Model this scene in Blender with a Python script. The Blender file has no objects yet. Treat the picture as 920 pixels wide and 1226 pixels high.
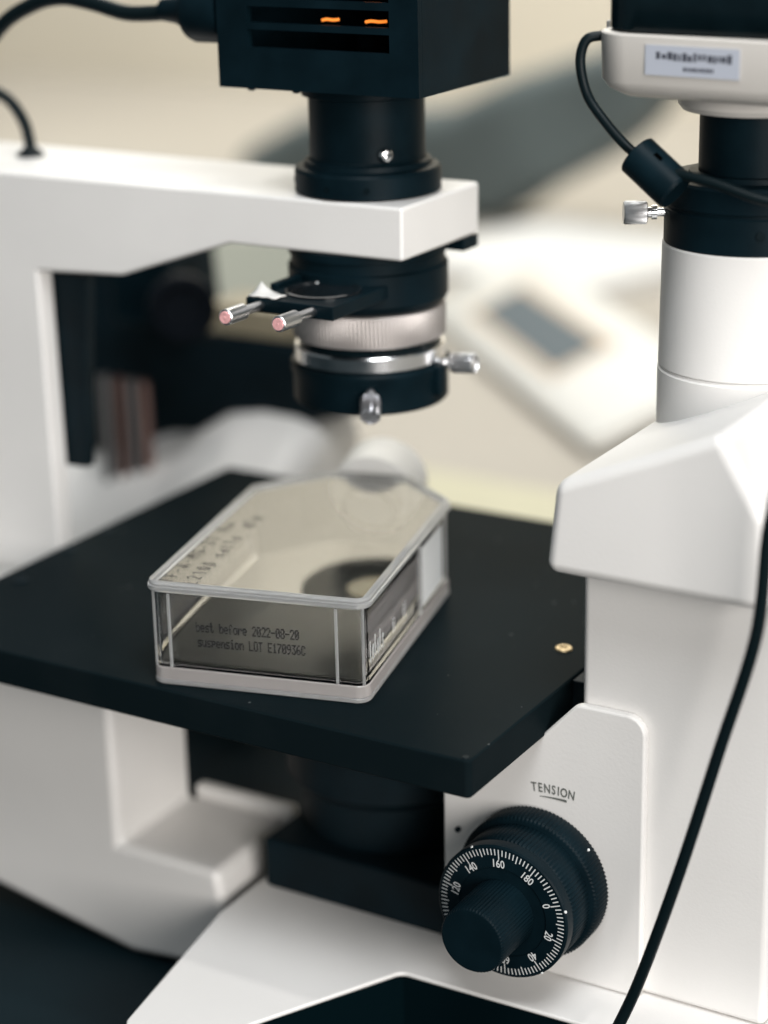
import bpy, bmesh, math, random
from mathutils import Vector, Matrix
random.seed(7)
S = 0.001                                   # everything below is written in millimetres
sc = bpy.context.scene
R = math.radians

# ------------------------------------------------------------------ camera
cam_d = bpy.data.cameras.new("camera")
cam = bpy.data.objects.new("camera", cam_d)
sc.collection.objects.link(cam)
yaw, pitch, roll = R(31.17), R(19.175), R(1.327)
fwd = Vector((-math.sin(yaw) * math.cos(pitch), math.cos(yaw) * math.cos(pitch), -math.sin(pitch)))
right0 = fwd.cross(Vector((0, 0, 1))).normalized()
down0 = fwd.cross(right0)
rt = right0 * math.cos(roll) + down0 * math.sin(roll)
dn = -right0 * math.sin(roll) + down0 * math.cos(roll)
M = Matrix((rt, -dn, -fwd)).transposed().to_4x4()
M.translation = Vector((305.1, -555.8, 309.5)) * S
cam.matrix_world = M
cam_d.sensor_fit = 'VERTICAL'
cam_d.sensor_height = 36.0
cam_d.sensor_width = 27.0
cam_d.lens = 73.52
cam_d.clip_start = 0.02
cam_d.clip_end = 30
cam_d.dof.use_dof = True
cam_d.dof.focus_distance = 0.735
cam_d.dof.aperture_fstop = 3.7
cam_d.dof.aperture_blades = 0
sc.camera = cam

# ------------------------------------------------------------------ world, lamps, exposure
w = bpy.data.worlds.new("World")
sc.world = w
w.use_nodes = True
bgn = w.node_tree.nodes["Background"]
bgn.inputs[0].default_value = (0.82, 0.95, 1.0, 1)
bgn.inputs[1].default_value = 0.13


def area(name, loc, target, size, size_y, power, col):
    d = bpy.data.lights.new(name, 'AREA')
    d.shape = 'RECTANGLE'
    d.size = size
    d.size_y = size_y
    d.energy = power
    d.color = col
    o = bpy.data.objects.new(name, d)
    o.location = Vector(loc) * S
    o.rotation_euler = (Vector(target) - Vector(loc)).to_track_quat('-Z', 'Y').to_euler()
    sc.collection.objects.link(o)
    return o


area("ceiling_lamp", (-110, 25, 1750), (-110, 25, 0), 0.07, 0.07, 4.5, (1.0, 0.97, 0.93))
area("window_light", (1310, -1000, 420), (-80, 60, 30), 0.9, 0.8, 27, (1.0, 0.955, 0.91))
area("ceiling_panel", (520, -540, 1640), (-80, 60, 30), 0.8, 0.8, 24, (0.965, 0.985, 1.0))
area("overhead_panel", (-330, 850, 1700), (-130, 160, 0), 0.6, 0.6, 8, (1.0, 0.985, 0.95))
area("background_fill", (-1150, 1750, 1650), (-1350, 2300, 0), 1.2, 1.0, 45, (0.98, 0.98, 0.94))  # added fill that brightens the wall and bench behind
sc.view_settings.view_transform = 'Standard'
sc.view_settings.look = 'None'
sc.view_settings.exposure = 0.08
sc.view_settings.gamma = 1.0
sc.cycles.max_bounces = 16
sc.cycles.transmission_bounces = 14
sc.cycles.transparent_max_bounces = 12
sc.cycles.glossy_bounces = 8
sc.cycles.use_denoising = True
sc.cycles.sample_clamp_indirect = 6.0


# ------------------------------------------------------------------ materials
def mat(name, col, rough=0.5, metal=0.0, bump=0.0, bscale=900, var=0.0, vscale=40, **kw):
    m = bpy.data.materials.new(name)
    m.use_nodes = True
    nt = m.node_tree
    b = nt.nodes["Principled BSDF"]
    b.inputs["Base Color"].default_value = (*col, 1)
    b.inputs["Roughness"].default_value = rough
    b.inputs["Metallic"].default_value = metal
    for k, v in kw.items():
        b.inputs[k].default_value = v
    tc = nt.nodes.new("ShaderNodeTexCoord")
    if bump:
        n = nt.nodes.new("ShaderNodeTexNoise")
        n.inputs["Scale"].default_value = bscale
        n.inputs["Detail"].default_value = 3
        nt.links.new(tc.outputs["Object"], n.inputs["Vector"])
        bp = nt.nodes.new("ShaderNodeBump")
        bp.inputs["Strength"].default_value = bump
        bp.inputs["Distance"].default_value = 0.0002
        nt.links.new(n.outputs["Fac"], bp.inputs["Height"])
        nt.links.new(bp.outputs["Normal"], b.inputs["Normal"])
    if var:
        n = nt.nodes.new("ShaderNodeTexNoise")
        n.inputs["Scale"].default_value = vscale
        n.inputs["Detail"].default_value = 5
        nt.links.new(tc.outputs["Object"], n.inputs["Vector"])
        r = nt.nodes.new("ShaderNodeValToRGB")
        r.color_ramp.elements[0].position = 0.3
        r.color_ramp.elements[1].position = 0.7
        r.color_ramp.elements[0].color = (*[c * (1 - var) for c in col], 1)
        r.color_ramp.elements[1].color = (*[min(1, c * (1 + var)) for c in col], 1)
        nt.links.new(n.outputs["Fac"], r.inputs["Fac"])
        nt.links.new(r.outputs["Color"], b.inputs["Base Color"])
        mr = nt.nodes.new("ShaderNodeMapRange")
        mr.inputs["To Min"].default_value = max(0.02, rough - 0.07)
        mr.inputs["To Max"].default_value = min(1, rough + 0.07)
        nt.links.new(n.outputs["Fac"], mr.inputs["Value"])
        nt.links.new(mr.outputs["Result"], b.inputs["Roughness"])
    return m


WHITE = mat("white_enamel", (0.8, 0.785, 0.765), 0.42, bump=0.3, bscale=800, var=0.03, vscale=14)
BLACK = mat("black_satin", (0.003, 0.0098, 0.014), 0.42, bump=0.25, bscale=1500, var=0.25, vscale=60, **{"IOR": 1.16})
GLOSSB = mat("black_gloss", (0.003, 0.008, 0.0105), 0.2, var=0.2, vscale=90, **{"IOR": 1.25})
MATTEB = mat("black_matte", (0.003, 0.0098, 0.014), 0.6, bump=0.4, bscale=1100, var=0.3, vscale=45, **{"IOR": 1.25})
RUBBER = mat("black_rubber", (0.003, 0.008, 0.010), 0.42, bump=0.15, bscale=700, **{"IOR": 1.25})
CHROME = mat("chrome", (0.88, 0.88, 0.89), 0.2, 1.0, var=0.05, vscale=120)
SATIN = mat("satin_steel", (0.72, 0.72, 0.73), 0.3, 1.0, bump=0.1, bscale=900)
ALU = mat("brushed_aluminium", (0.58, 0.545, 0.53), 0.55, 1.0, bump=0.1, bscale=1200)
BRASS = mat("dull_brass", (0.42, 0.33, 0.2), 0.4, 1.0)
COPPER = mat("coppery_rod", (0.32, 0.21, 0.19), 0.4, 1.0)
DULL = mat("dull_steel", (0.32, 0.32, 0.33), 0.4, 1.0)
PINK = mat("pink_plastic", (0.8, 0.42, 0.42), 0.5, var=0.25, vscale=700)
INKW = mat("white_print", (0.72, 0.74, 0.74), 0.6)
INKB = mat("black_ink", (0.012, 0.013, 0.016), 0.6)
PAPER = mat("white_paper", (0.7, 0.69, 0.665), 0.8, bump=0.5, bscale=300)
CAP = mat("white_polyethylene", (0.88, 0.88, 0.87), 0.4)
SHELL = mat("camera_shell", (0.66, 0.63, 0.59), 0.45, bump=0.2, bscale=1300)
LABELP = mat("label_paper", (0.46, 0.49, 0.56), 0.5)


def stage_mat():
    m = mat("black_anodised_stage", (0.003, 0.0098, 0.014), 0.33, bump=0.15, bscale=1800, **{"IOR": 1.045})
    nt = m.node_tree
    b = nt.nodes["Principled BSDF"]
    tc = nt.nodes.new("ShaderNodeTexCoord")
    v = nt.nodes.new("ShaderNodeTexVoronoi")
    v.inputs["Scale"].default_value = 130
    v.inputs["Randomness"].default_value = 1.0
    nt.links.new(tc.outputs["Object"], v.inputs["Vector"])
    sp = nt.nodes.new("ShaderNodeSeparateColor")
    nt.links.new(v.outputs["Color"], sp.inputs["Color"])
    thr = nt.nodes.new("ShaderNodeMath"); thr.operation = 'MULTIPLY'
    thr.inputs[1].default_value = 0.085
    nt.links.new(sp.outputs["Red"], thr.inputs[0])
    lt = nt.nodes.new("ShaderNodeMath"); lt.operation = 'LESS_THAN'
    nt.links.new(v.outputs["Distance"], lt.inputs[0])
    nt.links.new(thr.outputs[0], lt.inputs[1])
    n = nt.nodes.new("ShaderNodeTexNoise"); n.inputs["Scale"].default_value = 22; n.inputs["Detail"].default_value = 6
    nt.links.new(tc.outputs["Object"], n.inputs["Vector"])
    mr = nt.nodes.new("ShaderNodeMapRange")
    mr.inputs["From Min"].default_value = 0.5; mr.inputs["From Max"].default_value = 0.75
    mr.inputs["To Max"].default_value = 0.005
    nt.links.new(n.outputs["Fac"], mr.inputs["Value"])
    mx = nt.nodes.new("ShaderNodeMath"); mx.operation = 'MULTIPLY_ADD'
    mx.inputs[1].default_value = 0.16
    gm = nt.nodes.new("ShaderNodeNewGeometry")
    sx = nt.nodes.new("ShaderNodeSeparateXYZ"); nt.links.new(gm.outputs["Normal"], sx.inputs[0])
    up = nt.nodes.new("ShaderNodeMath"); up.operation = 'GREATER_THAN'; up.inputs[1].default_value = 0.9   # dust settles on the top only
    nt.links.new(sx.outputs["Z"], up.inputs[0])
    du = nt.nodes.new("ShaderNodeMath"); du.operation = 'MULTIPLY'
    nt.links.new(lt.outputs[0], du.inputs[0]); nt.links.new(up.outputs[0], du.inputs[1])
    nt.links.new(du.outputs[0], mx.inputs[0]); nt.links.new(mr.outputs[0], mx.inputs[2])
    mix = nt.nodes.new("ShaderNodeMix"); mix.data_type = 'RGBA'
    mix.inputs["A"].default_value = (0.005, 0.0095, 0.0115, 1)
    mix.inputs["B"].default_value = (0.55, 0.58, 0.58, 1)
    nt.links.new(mx.outputs[0], mix.inputs["Factor"])
    nt.links.new(mix.outputs["Result"], b.inputs["Base Color"])
    rr = nt.nodes.new("ShaderNodeMapRange")
    rr.inputs["To Min"].default_value = 0.27; rr.inputs["To Max"].default_value = 0.4
    nt.links.new(n.outputs["Fac"], rr.inputs["Value"])
    nt.links.new(rr.outputs[0], b.inputs["Roughness"])
    return m


STAGE = stage_mat()


def glass_mat(name, col=(1.0, 1.0, 1.0), rough=0.015, ior=1.5):
    m = bpy.data.materials.new(name)
    m.use_nodes = True
    nt = m.node_tree
    b = nt.nodes["Principled BSDF"]
    b.inputs["Base Color"].default_value = (*col, 1)
    b.inputs["Transmission Weight"].default_value = 1.0
    b.inputs["IOR"].default_value = ior
    tc = nt.nodes.new("ShaderNodeTexCoord")
    n = nt.nodes.new("ShaderNodeTexNoise"); n.inputs["Scale"].default_value = 60; n.inputs["Detail"].default_value = 4
    nt.links.new(tc.outputs["Object"], n.inputs["Vector"])
    mr = nt.nodes.new("ShaderNodeMapRange")
    mr.inputs["From Min"].default_value = 0.35; mr.inputs["From Max"].default_value = 0.7
    mr.inputs["To Min"].default_value = rough; mr.inputs["To Max"].default_value = rough + 0.03
    nt.links.new(n.outputs["Fac"], mr.inputs["Value"])
    nt.links.new(mr.outputs[0], b.inputs["Roughness"])
    return m


PLASTIC = glass_mat("clear_polystyrene", (0.985, 0.99, 0.99))
FILM = mat("cloudy_film", (0.2, 0.2, 0.18), 0.2, var=.12, vscale=50, **{"Transmission Weight": 0.72, "IOR": 1.33})
FROST = glass_mat("frosted_polystyrene", (0.95, 0.96, 0.96), 0.35)


def milky(name, share, col):
    m = glass_mat(name, (1, 1, 1), 0.06)
    nt = m.node_tree
    p = nt.nodes["Principled BSDF"]
    d = nt.nodes.new("ShaderNodeBsdfDiffuse"); d.inputs[0].default_value = (*col, 1)
    t = nt.nodes.new("ShaderNodeBsdfTranslucent"); t.inputs[0].default_value = (*col, 1)
    m1 = nt.nodes.new("ShaderNodeMixShader"); m1.inputs[0].default_value = 0.5
    m2 = nt.nodes.new("ShaderNodeMixShader"); m2.inputs[0].default_value = share
    nt.links.new(d.outputs[0], m1.inputs[1]); nt.links.new(t.outputs[0], m1.inputs[2])
    nt.links.new(p.outputs[0], m2.inputs[1]); nt.links.new(m1.outputs[0], m2.inputs[2])
    nt.links.new(m2.outputs[0], nt.nodes["Material Output"].inputs[0])
    return m


MILKY = milky("lit_edge_plastic", 0.3, (0.97, 0.98, 0.98))  # white mixed in stands for bright edge reflections, besides the moulding's own scatter
BASEP = milky("lit_base_plastic", 0.34, (0.95, 0.95, 0.95))  # white mix puts the glassy brightness of the base edge into its colour
FOOTP = milky("lit_foot_plastic", 0.4, (0.98, 0.93, 0.91))  # pinkish white stands for light piped into the foot
LENS = mat("coated_lens", (0.01, 0.012, 0.014), 0.06, **{"Coat Weight": 1.0})
FIL = bpy.data.materials.new("glowing_filament"); FIL.use_nodes = True
_b = FIL.node_tree.nodes["Principled BSDF"]
_b.inputs["Base Color"].default_value = (0.9, 0.4, 0.1, 1)
_b.inputs["Emission Color"].default_value = (1.0, 0.25, 0.03, 1)
_b.inputs["Emission Strength"].default_value = 1.1

# ------------------------------------------------------------------ builders
ORG = {}


def thing(name, label, cat, loc, rotz=0.0, group=None, local=False):
    o = bpy.data.objects.new(name, None)
    sc.collection.objects.link(o)
    o.empty_display_size = 0.02
    o.location = Vector(loc) * S
    o.rotation_euler = (0, 0, rotz)
    o["label"] = label
    o["category"] = cat
    if group:
        o["group"] = group
    ORG[o.name] = Vector((0, 0, 0)) if local else Vector(loc)
    return o


def obj(name, bm, m, parent=None, bevel=0.0, seg=3, angle=35, label=None, cat=None, kind=None, flat=False):
    org = ORG[parent.name] if parent else Vector((0, 0, 0))
    for v in bm.verts:
        v.co = (v.co - org) * S
    me = bpy.data.meshes.new(name)
    bm.to_mesh(me)
    o = bpy.data.objects.new(name, me)
    sc.collection.objects.link(o)
    me.materials.append(m)
    if not flat:
        for p in me.polygons:
            p.use_smooth = True
        me.set_sharp_from_angle(angle=R(angle))
    if bevel:
        md = o.modifiers.new("bevel", 'BEVEL')
        md.width = bevel * S
        md.segments = seg
        md.limit_method = 'ANGLE'
        md.angle_limit = R(25)
        md.harden_normals = False
        wn = o.modifiers.new("wn", 'WEIGHTED_NORMAL')
        wn.keep_sharp = True
        for e in me.edges:
            e.use_edge_sharp = False
    if parent:
        o.parent = parent
        ORG[o.name] = org
    if label: o["label"] = label
    if cat: o["category"] = cat
    if kind: o["kind"] = kind
    return o


class BM:
    """thin wrapper that collects shapes in one bmesh"""
    def __init__(self):
        self.b = bmesh.new()
        self.keep = False

    @property
    def verts(self): return self.b.verts

    @property
    def faces(self): return self.b.faces

    def to_mesh(self, me):
        if not self.keep:
            bmesh.ops.recalc_face_normals(self.b, faces=self.b.faces)
        self.b.to_mesh(me)
        self.b.free()

    def box(self, x0, x1, y0, y1, z0, z1, mtx=None):
        vs = [Vector((x, y, z)) for x in (x0, x1) for y in (y0, y1) for z in (z0, z1)]
        if mtx is not None:
            vs = [mtx @ v for v in vs]
        v = [self.b.verts.new(p) for p in vs]
        for f in ((0, 1, 3, 2), (4, 6, 7, 5), (0, 4, 5, 1), (2, 3, 7, 6), (0, 2, 6, 4), (1, 5, 7, 3)):
            self.b.faces.new([v[i] for i in f])
        return self

    def prism_y(self, poly, y0, y1):
        """polygon of (x, z) extruded along y"""
        a = [self.b.verts.new((x, y0, z)) for x, z in poly]
        c = [self.b.verts.new((x, y1, z)) for x, z in poly]
        n = len(poly)
        self.b.faces.new(a); self.b.faces.new(c[::-1])
        for i in range(n):
            self.b.faces.new((a[i], c[i], c[(i + 1) % n], a[(i + 1) % n]))
        return self

    def prism_z(self, poly, z0, z1):
        a = [self.b.verts.new((x, y, z0)) for x, y in poly]
        c = [self.b.verts.new((x, y, z1)) for x, y in poly]
        n = len(poly)
        self.b.faces.new(a[::-1]); self.b.faces.new(c)
        for i in range(n):
            self.b.faces.new((a[i], a[(i + 1) % n], c[(i + 1) % n], c[i]))
        return self

    def lathe(self, prof, origin=(0, 0, 0), axis=(0, 0, 1), seg=64, teeth=0, amp=0.0, cap=True, tr=None):
        """profile of (r, h) about an axis; teeth/amp modulate radii flagged by tr (set of profile indices)"""
        ax = Vector(axis).normalized()
        q = ax.to_track_quat('Z', 'Y').to_matrix()
        o = Vector(origin)
        if teeth:
            seg = teeth * 4
        rings = []
        for k, (r, h) in enumerate(prof):
            ring = []
            for i in range(seg):
                rr = r
                if teeth and (tr is None or k in tr):
                    rr = r - amp * (1 if (i % 4) in (0, 1) else 0)
                t = 2 * math.pi * i / seg
                ring.append(self.b.verts.new(o + q @ Vector((rr * math.cos(t), rr * math.sin(t), h))))
            rings.append(ring)
        for a, c in zip(rings, rings[1:]):
            for i in range(seg):
                j = (i + 1) % seg
                self.b.faces.new((a[i], a[j], c[j], c[i]))
        if cap:
            self.b.faces.new(rings[0][::-1]); self.b.faces.new(rings[-1])
        else:
            a, c = rings[-1], rings[0]
            for i in range(seg):
                j = (i + 1) % seg
                self.b.faces.new((a[i], a[j], c[j], c[i]))
        return self

    def tube(self, pts, r, seg=14, sub=10):
        P = [Vector(p) for p in pts]
        path = []
        n = len(P)
        for i in range(n - 1):
            p0 = P[i - 1] if i else P[0] * 2 - P[1]
            p1, p2 = P[i], P[i + 1]
            p3 = P[i + 2] if i + 2 < n else P[-1] * 2 - P[-2]
            for k in range(sub):
                t = k / sub
                path.append(0.5 * ((2 * p1) + (p2 - p0) * t + (2 * p0 - 5 * p1 + 4 * p2 - p3) * t * t + (3 * p1 - p0 - 3 * p2 + p3) * t ** 3))
        path.append(P[-1])
        prev = None
        rings = []
        nrm = None
        for i, p in enumerate(path):
            d = (path[min(i + 1, len(path) - 1)] - path[max(i - 1, 0)]).normalized()
            if nrm is None:
                nrm = d.orthogonal().normalized()
            else:
                nrm = (nrm - d * nrm.dot(d)).normalized()
            bi = d.cross(nrm)
            rings.append([self.b.verts.new(p + r * (nrm * math.cos(2 * math.pi * k / seg) + bi * math.sin(2 * math.pi * k / seg))) for k in range(seg)])
        for a, c in zip(rings, rings[1:]):
            for k in range(seg):
                j = (k + 1) % seg
                self.b.faces.new((a[k], a[j], c[j], c[k]))
        self.b.faces.new(rings[0][::-1]); self.b.faces.new(rings[-1])
        return self

    def loft(self, rings, cap=(True, True), flip=False):
        rr = [[self.b.verts.new(p) for p in ring] for ring in rings]
        n = len(rr[0])
        for a, c in zip(rr, rr[1:]):
            for i in range(n):
                j = (i + 1) % n
                f = (a[i], a[j], c[j], c[i])
                self.b.faces.new(f[::-1] if flip else f)
        if cap[0]:
            self.b.faces.new(rr[0] if flip else rr[0][::-1])
        if cap[1]:
            self.b.faces.new(rr[-1][::-1] if flip else rr[-1])
        return self

    def quad(self, pts):
        self.b.faces.new([self.b.verts.new(p) for p in pts])
        return self


def round_poly(poly, rads, n=5):
    """round the corners of a 2-D polygon"""
    out = []
    L = len(poly)
    for i, p in enumerate(poly):
        r = rads[i] if isinstance(rads, (list, tuple)) else rads
        p = Vector(p)
        if r <= 0:
            out.append(tuple(p)); continue
        a = (Vector(poly[i - 1]) - p).normalized()
        b = (Vector(poly[(i + 1) % L]) - p).normalized()
        ang = a.angle(b)
        d = r / math.tan(ang / 2)
        c = p + (a + b).normalized() * (r / math.sin(ang / 2))
        s, e = p + a * d - c, p + b * d - c
        for k in range(n + 1):
            t = k / n
            v = s.lerp(e, t).normalized() * r
            out.append(tuple(c + v))
    return out


def text_mesh(body, size, font_align='CENTER', bold=0.0, res=3):
    """lettering from the built-in font -> list of faces in its own plane (x right, y up), mm"""
    cu = bpy.data.curves.new("lettering", 'FONT')
    cu.body = body
    cu.size = size
    cu.align_x = font_align
    cu.align_y = 'CENTER'
    cu.offset = bold
    cu.resolution_u = res
    o = bpy.data.objects.new("lettering", cu)
    sc.collection.objects.link(o)
    dg = bpy.context.evaluated_depsgraph_get()
    me = bpy.data.meshes.new_from_object(o.evaluated_get(dg))
    vs = [v.co.copy() for v in me.vertices]
    fs = [list(p.vertices) for p in me.polygons]
    bpy.data.objects.remove(o); bpy.data.curves.remove(cu); bpy.data.meshes.remove(me)
    return vs, fs


def add_text(bm, body, size, mtx, warp=None, bold=0.0):
    vs, fs = text_mesh(body, size, bold=bold)
    nv = []
    for v in vs:
        p = warp(v) if warp else v
        nv.append(bm.b.verts.new(mtx @ Vector((p[0], p[1], 0))))
    for f in fs:
        try:
            bm.b.faces.new([nv[i] for i in f])
        except ValueError:
            pass


DOT = {
    'b': "10000 10000 10110 11001 10001 10001 11110", 'e': "00000 00000 01110 10001 11111 10000 01110",
    's': "00000 00000 01111 10000 01110 00001 11110", 't': "01000 01000 11100 01000 01000 01001 00110",
    'f': "00110 01001 01000 11100 01000 01000 01000", 'o': "00000 00000 01110 10001 10001 10001 01110",
    'r': "00000 00000 10110 11001 10000 10000 10000", '2': "01110 10001 00001 00010 00100 01000 11111",
    '0': "01110 10001 10011 10101 11001 10001 01110", '8': "01110 10001 10001 01110 10001 10001 01110",
    '-': "00000 00000 00000 11111 00000 00000 00000", 'u': "00000 00000 10001 10001 10001 10011 01101",
    'p': "00000 00000 11110 10001 11110 10000 10000", 'n': "00000 00000 10110 11001 10001 10001 10001",
    'i': "00100 00000 01100 00100 00100 00100 01110", 'L': "10000 10000 10000 10000 10000 10000 11111",
    'O': "01110 10001 10001 10001 10001 10001 01110", 'T': "11111 00100 00100 00100 00100 00100 00100",
    'E': "11111 10000 10000 11110 10000 10000 11111", '1': "00100 01100 00100 00100 00100 00100 01110",
    '7': "11111 00001 00010 00100 01000 01000 01000", '9': "01110 10001 10001 01111 00001 00010 01100",
    '3': "11111 00010 00100 00010 00001 10001 01110", '6': "00110 01000 10000 11110 10001 10001 01110",
    'C': "01110 10001 10000 10000 10000 10001 01110", ' ': "00000 " * 7,
}


def dot_text(bm, s, pitch, height, place, rad=0.2):
    """ink-jet dot-matrix print; place(u, h) -> point"""
    for i, ch in enumerate(s):
        rows = DOT[ch].split()
        for r_, row in enumerate(rows):
            for c_, bit in enumerate(row):
                if bit == '1':
                    u = i * pitch + c_ * pitch / 6.1 + random.uniform(-.03, .03)
                    h = height * (6 - r_) / 6 + random.uniform(-.04, .04)
                    rr = rad * random.uniform(0.75, 1.1)
                    bm.quad([place(u + rr * math.cos(k * math.pi / 3), h + rr * math.sin(k * math.pi / 3)) for k in range(6)])


STROKE = {
    'T': [[(0, 1), (.6, 1)], [(.3, 1), (.28, 0)]], 'F': [[(.05, 0), (.05, 1), (.55, 1)], [(.05, .52), (.45, .52)]],
    'A': [[(0, 0), (.3, 1), (.6, 0)], [(.12, .38), (.5, .38)]], '-': [[(.1, .45), (.45, .48)]],
    'M': [[(0, 0), (.1, 1), (.32, .4), (.55, 1), (.65, 0)]], 'G': [[(.6, .85), (.35, 1), (.05, .7), (.05, .3), (.3, 0), (.6, .15), (.6, .45), (.38, .45)]],
    '2': [[(0, .8), (.25, 1), (.5, .75), (.05, 0), (.55, .02)]], '1': [[(.1, .8), (.3, 1), (.28, 0)]],
    'L': [[(.05, 1), (.05, 0), (.5, .02)]], '0': [[(.3, 1), (.05, .6), (.1, .15), (.3, 0), (.52, .3), (.5, .8), (.3, 1)]],
    'c': [[(.5, .5), (.3, .6), (.08, .35), (.25, .02), (.5, .1)]], 'e': [[(.08, .3), (.5, .35), (.32, .6), (.08, .35), (.25, 0), (.52, .1)]],
    'l': [[(.2, 1), (.18, .1), (.35, 0)]], 's': [[(.45, .55), (.2, .6), (.15, .38), (.42, .22), (.3, 0), (.05, .06)]],
    'u': [[(.05, .6), (.08, .12), (.3, 0), (.48, .2), (.5, .6)], [(.5, .6), (.52, 0)]], 'p': [[(.08, .6), (.06, -.3)], [(.08, .5), (.35, .6), (.5, .3), (.3, .02), (.08, .1)]],
    'a': [[(.48, .55), (.2, .6), (.05, .3), (.2, 0), (.46, .15)], [(.48, .6), (.5, 0)]],
    'i': [[(.2, .6), (.2, 0)], [(.2, .8), (.2, .9)]], 't': [[(.25, 1), (.25, .1), (.4, 0)], [(.05, .62), (.45, .62)]],
    'j': [[(.3, .6), (.3, -.2), (.1, -.3)]], ' ': [],
}


def stroke_text(bm, s, h, adv, wd, place, jit=0.05):
    x = 0
    for ch in s:
        dy = random.uniform(-jit, jit) * h
        for st in STROKE[ch]:
            pts = [(x + a * h * .8 + random.uniform(-jit, jit) * h * .5, b * h + dy) for a, b in st]
            for (a, b), (c, d) in zip(pts, pts[1:]):
                l = math.hypot(c - a, d - b) or 1e-6
                nx, ny = -(d - b) / l * wd / 2, (c - a) / l * wd / 2
                ex, ey = (c - a) / l * wd * .3, (d - b) / l * wd * .3
                bm.quad([place(a + nx - ex, b + ny - ey), place(a - nx - ex, b - ny - ey), place(c - nx + ex, d - ny + ey), place(c + nx + ex, d + ny + ey)])
        x += adv


# ================================================================== SETTING
b = BM(); b.box(-3600, 1300, 255, 2300, -190, -151)
BENCH = mat("beige_laminate", (0.41, 0.375, 0.325), 0.5, bump=0.1, bscale=60, var=0.05, vscale=3)
obj("bench", b, BENCH, bevel=3, kind="structure")
b = BM(); b.box(-3600, 1300, 2300, 2360, -800, 1900)
obj("wall", b, mat("beige_wall_paint", (0.69, 0.63, 0.52), 0.8, bump=0.2, bscale=40, var=0.04, vscale=2), kind="structure")
b = BM(); b.box(-1500, 1300, -1300, 250, -190, -152)
obj("table", b, mat("black_bench_top", (0.004, 0.011, 0.0145), 0.5, bump=0.2, bscale=400, var=0.35, vscale=9, **{"IOR": 1.2}), bevel=3, kind="structure")

# ================================================================== MICROSCOPE
mic = thing("microscope", "white and black inverted microscope with a flask on its stage", "microscope", (-100, 100, -151))

# --- base: white cover over a black skirt, Y-shaped with a toe at the left
base = [(-134, 178), (-132, 34), (-117.2, -48), (-90, -50), (-46.8, 31), (104, 33), (104, 178)]
b = BM(); b.prism_z(round_poly(base, [2, 2, 5, 5, 5, 3, 3]), -112.8, -111)
obj("base_cover", b, WHITE, mic, bevel=.7)
ins = [(-133.5, 177.5), (-131.5, 34), (-116.5, -47), (-90.5, -49), (-47.1, 31.6), (103.5, 33.6), (103.5, 177.5)]
b = BM(); b.prism_z(round_poly(ins, 2), -151, -113)
obj("base_skirt", b, mat("black_skirt", (0.0015, 0.006, 0.008), 0.9, **{"IOR": 1.03}), mic)

# --- lower left pedestal with its ledge, below the stage
ped = [(-345, -16), (-190, -16), (-190, -101), (-141, -101), (-139, -112), (-137.5, -146), (-186, -151), (-258, -138), (-345, -120)]
b = BM(); b.prism_y(ped, 45, 97)
pd = obj("pedestal", b, WHITE, mic, bevel=4, seg=4)
b = BM(); b.box(-189, -139, 97.4, 104, -112, -96)
obj("ledge_lip", b, WHITE, pd, bevel=2)

# --- pillar and arm, one casting
F = [(-345, 162.3), (-345, -15.5), (-257.6, -15.5), (-258, 10), (-258.5, 121.8), (-214.6, 124.1), (-160.2, 142), (-82.3, 141.9), (-82, 162.2)]
b = BM()
V = lambda x, y, z: b.b.verts.new((x, y, z))
fr = [V(x, 102, z) for x, z in F]
p1, p2, p3, p4, px_ = V(-345, 112, -15.5), V(-257.6, 112, -15.5), V(-258, 112, 10), V(-258.5, 112, 121.8), V(-345, 112, 121.8)
b0, bx = V(-345, 162, 162.3), V(-345, 162, 121.8)
bk = {k: V(F[k][0], 162, F[k][1]) for k in (4, 5, 6, 7, 8)}
for f in (fr, [fr[0], fr[8], bk[8], b0], [fr[7], fr[8], bk[8], bk[7]], [fr[6], fr[7], bk[7], bk[6]], [fr[5], fr[6], bk[6], bk[5]],
          [fr[4], fr[5], bk[5], bk[4], p4], [fr[3], fr[4], p4, p3], [fr[2], fr[3], p3, p2], [fr[1], fr[2], p2, p1], [p1, p2, p3, p4, px_],
          [px_, p4, bk[4], bx], [fr[0], fr[1], p1, px_, bx, b0], [b0, bx, bk[4], bk[5], bk[6], bk[7], bk[8]]):
    b.b.faces.new(f)
am = obj("arm", b, WHITE, mic, bevel=1.5, seg=4)
b = BM(); b.prism_y([(-345, 32), (-345, 119), (-241.5, 119), (-249, 34)], 113, 119)
obj("inner_cover", b, MATTEB, mic, bevel=.6)

# --- column body, raised knob panel
b = BM(); b.box(12.5, 85.5, 60, 205, -110.9, 70)
col = obj("column", b, WHITE, mic, bevel=3, seg=4)
b = BM(); b.box(-41.5, 12, 60.4, 130, -110.9, -22)
obj("column_foot", b, WHITE, mic, bevel=1)
pan = [(-42, -17), (-4, -17), (12.5, 1), (39, 1), (39, -110.6), (-42, -110.6)]
b = BM(); b.prism_y(round_poly(pan, [1, 3, 6, 7, 3, 1]), 56, 59.8)
kp = obj("knob_panel", b, WHITE, mic, bevel=3.0, seg=5)
b = BM(); b.lathe([(1.1, 0), (1.1, 1.2)], (-35.6, 56.1, -60), (0, -1, 0), 16)
obj("panel_screw", b, BLACK, kp)

# TENSION lettering curved over the knob, with its arrow bar below
KX, KZ = -1.5, -70.5
b = BM()
rad = 70.0
TX, TZ = 3.6, -34.6


def warp_arc(v):
    t = math.pi / 2 - v[0] / rad
    r = rad + v[1]
    return (r * math.cos(t), r * math.sin(t) - rad)


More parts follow.
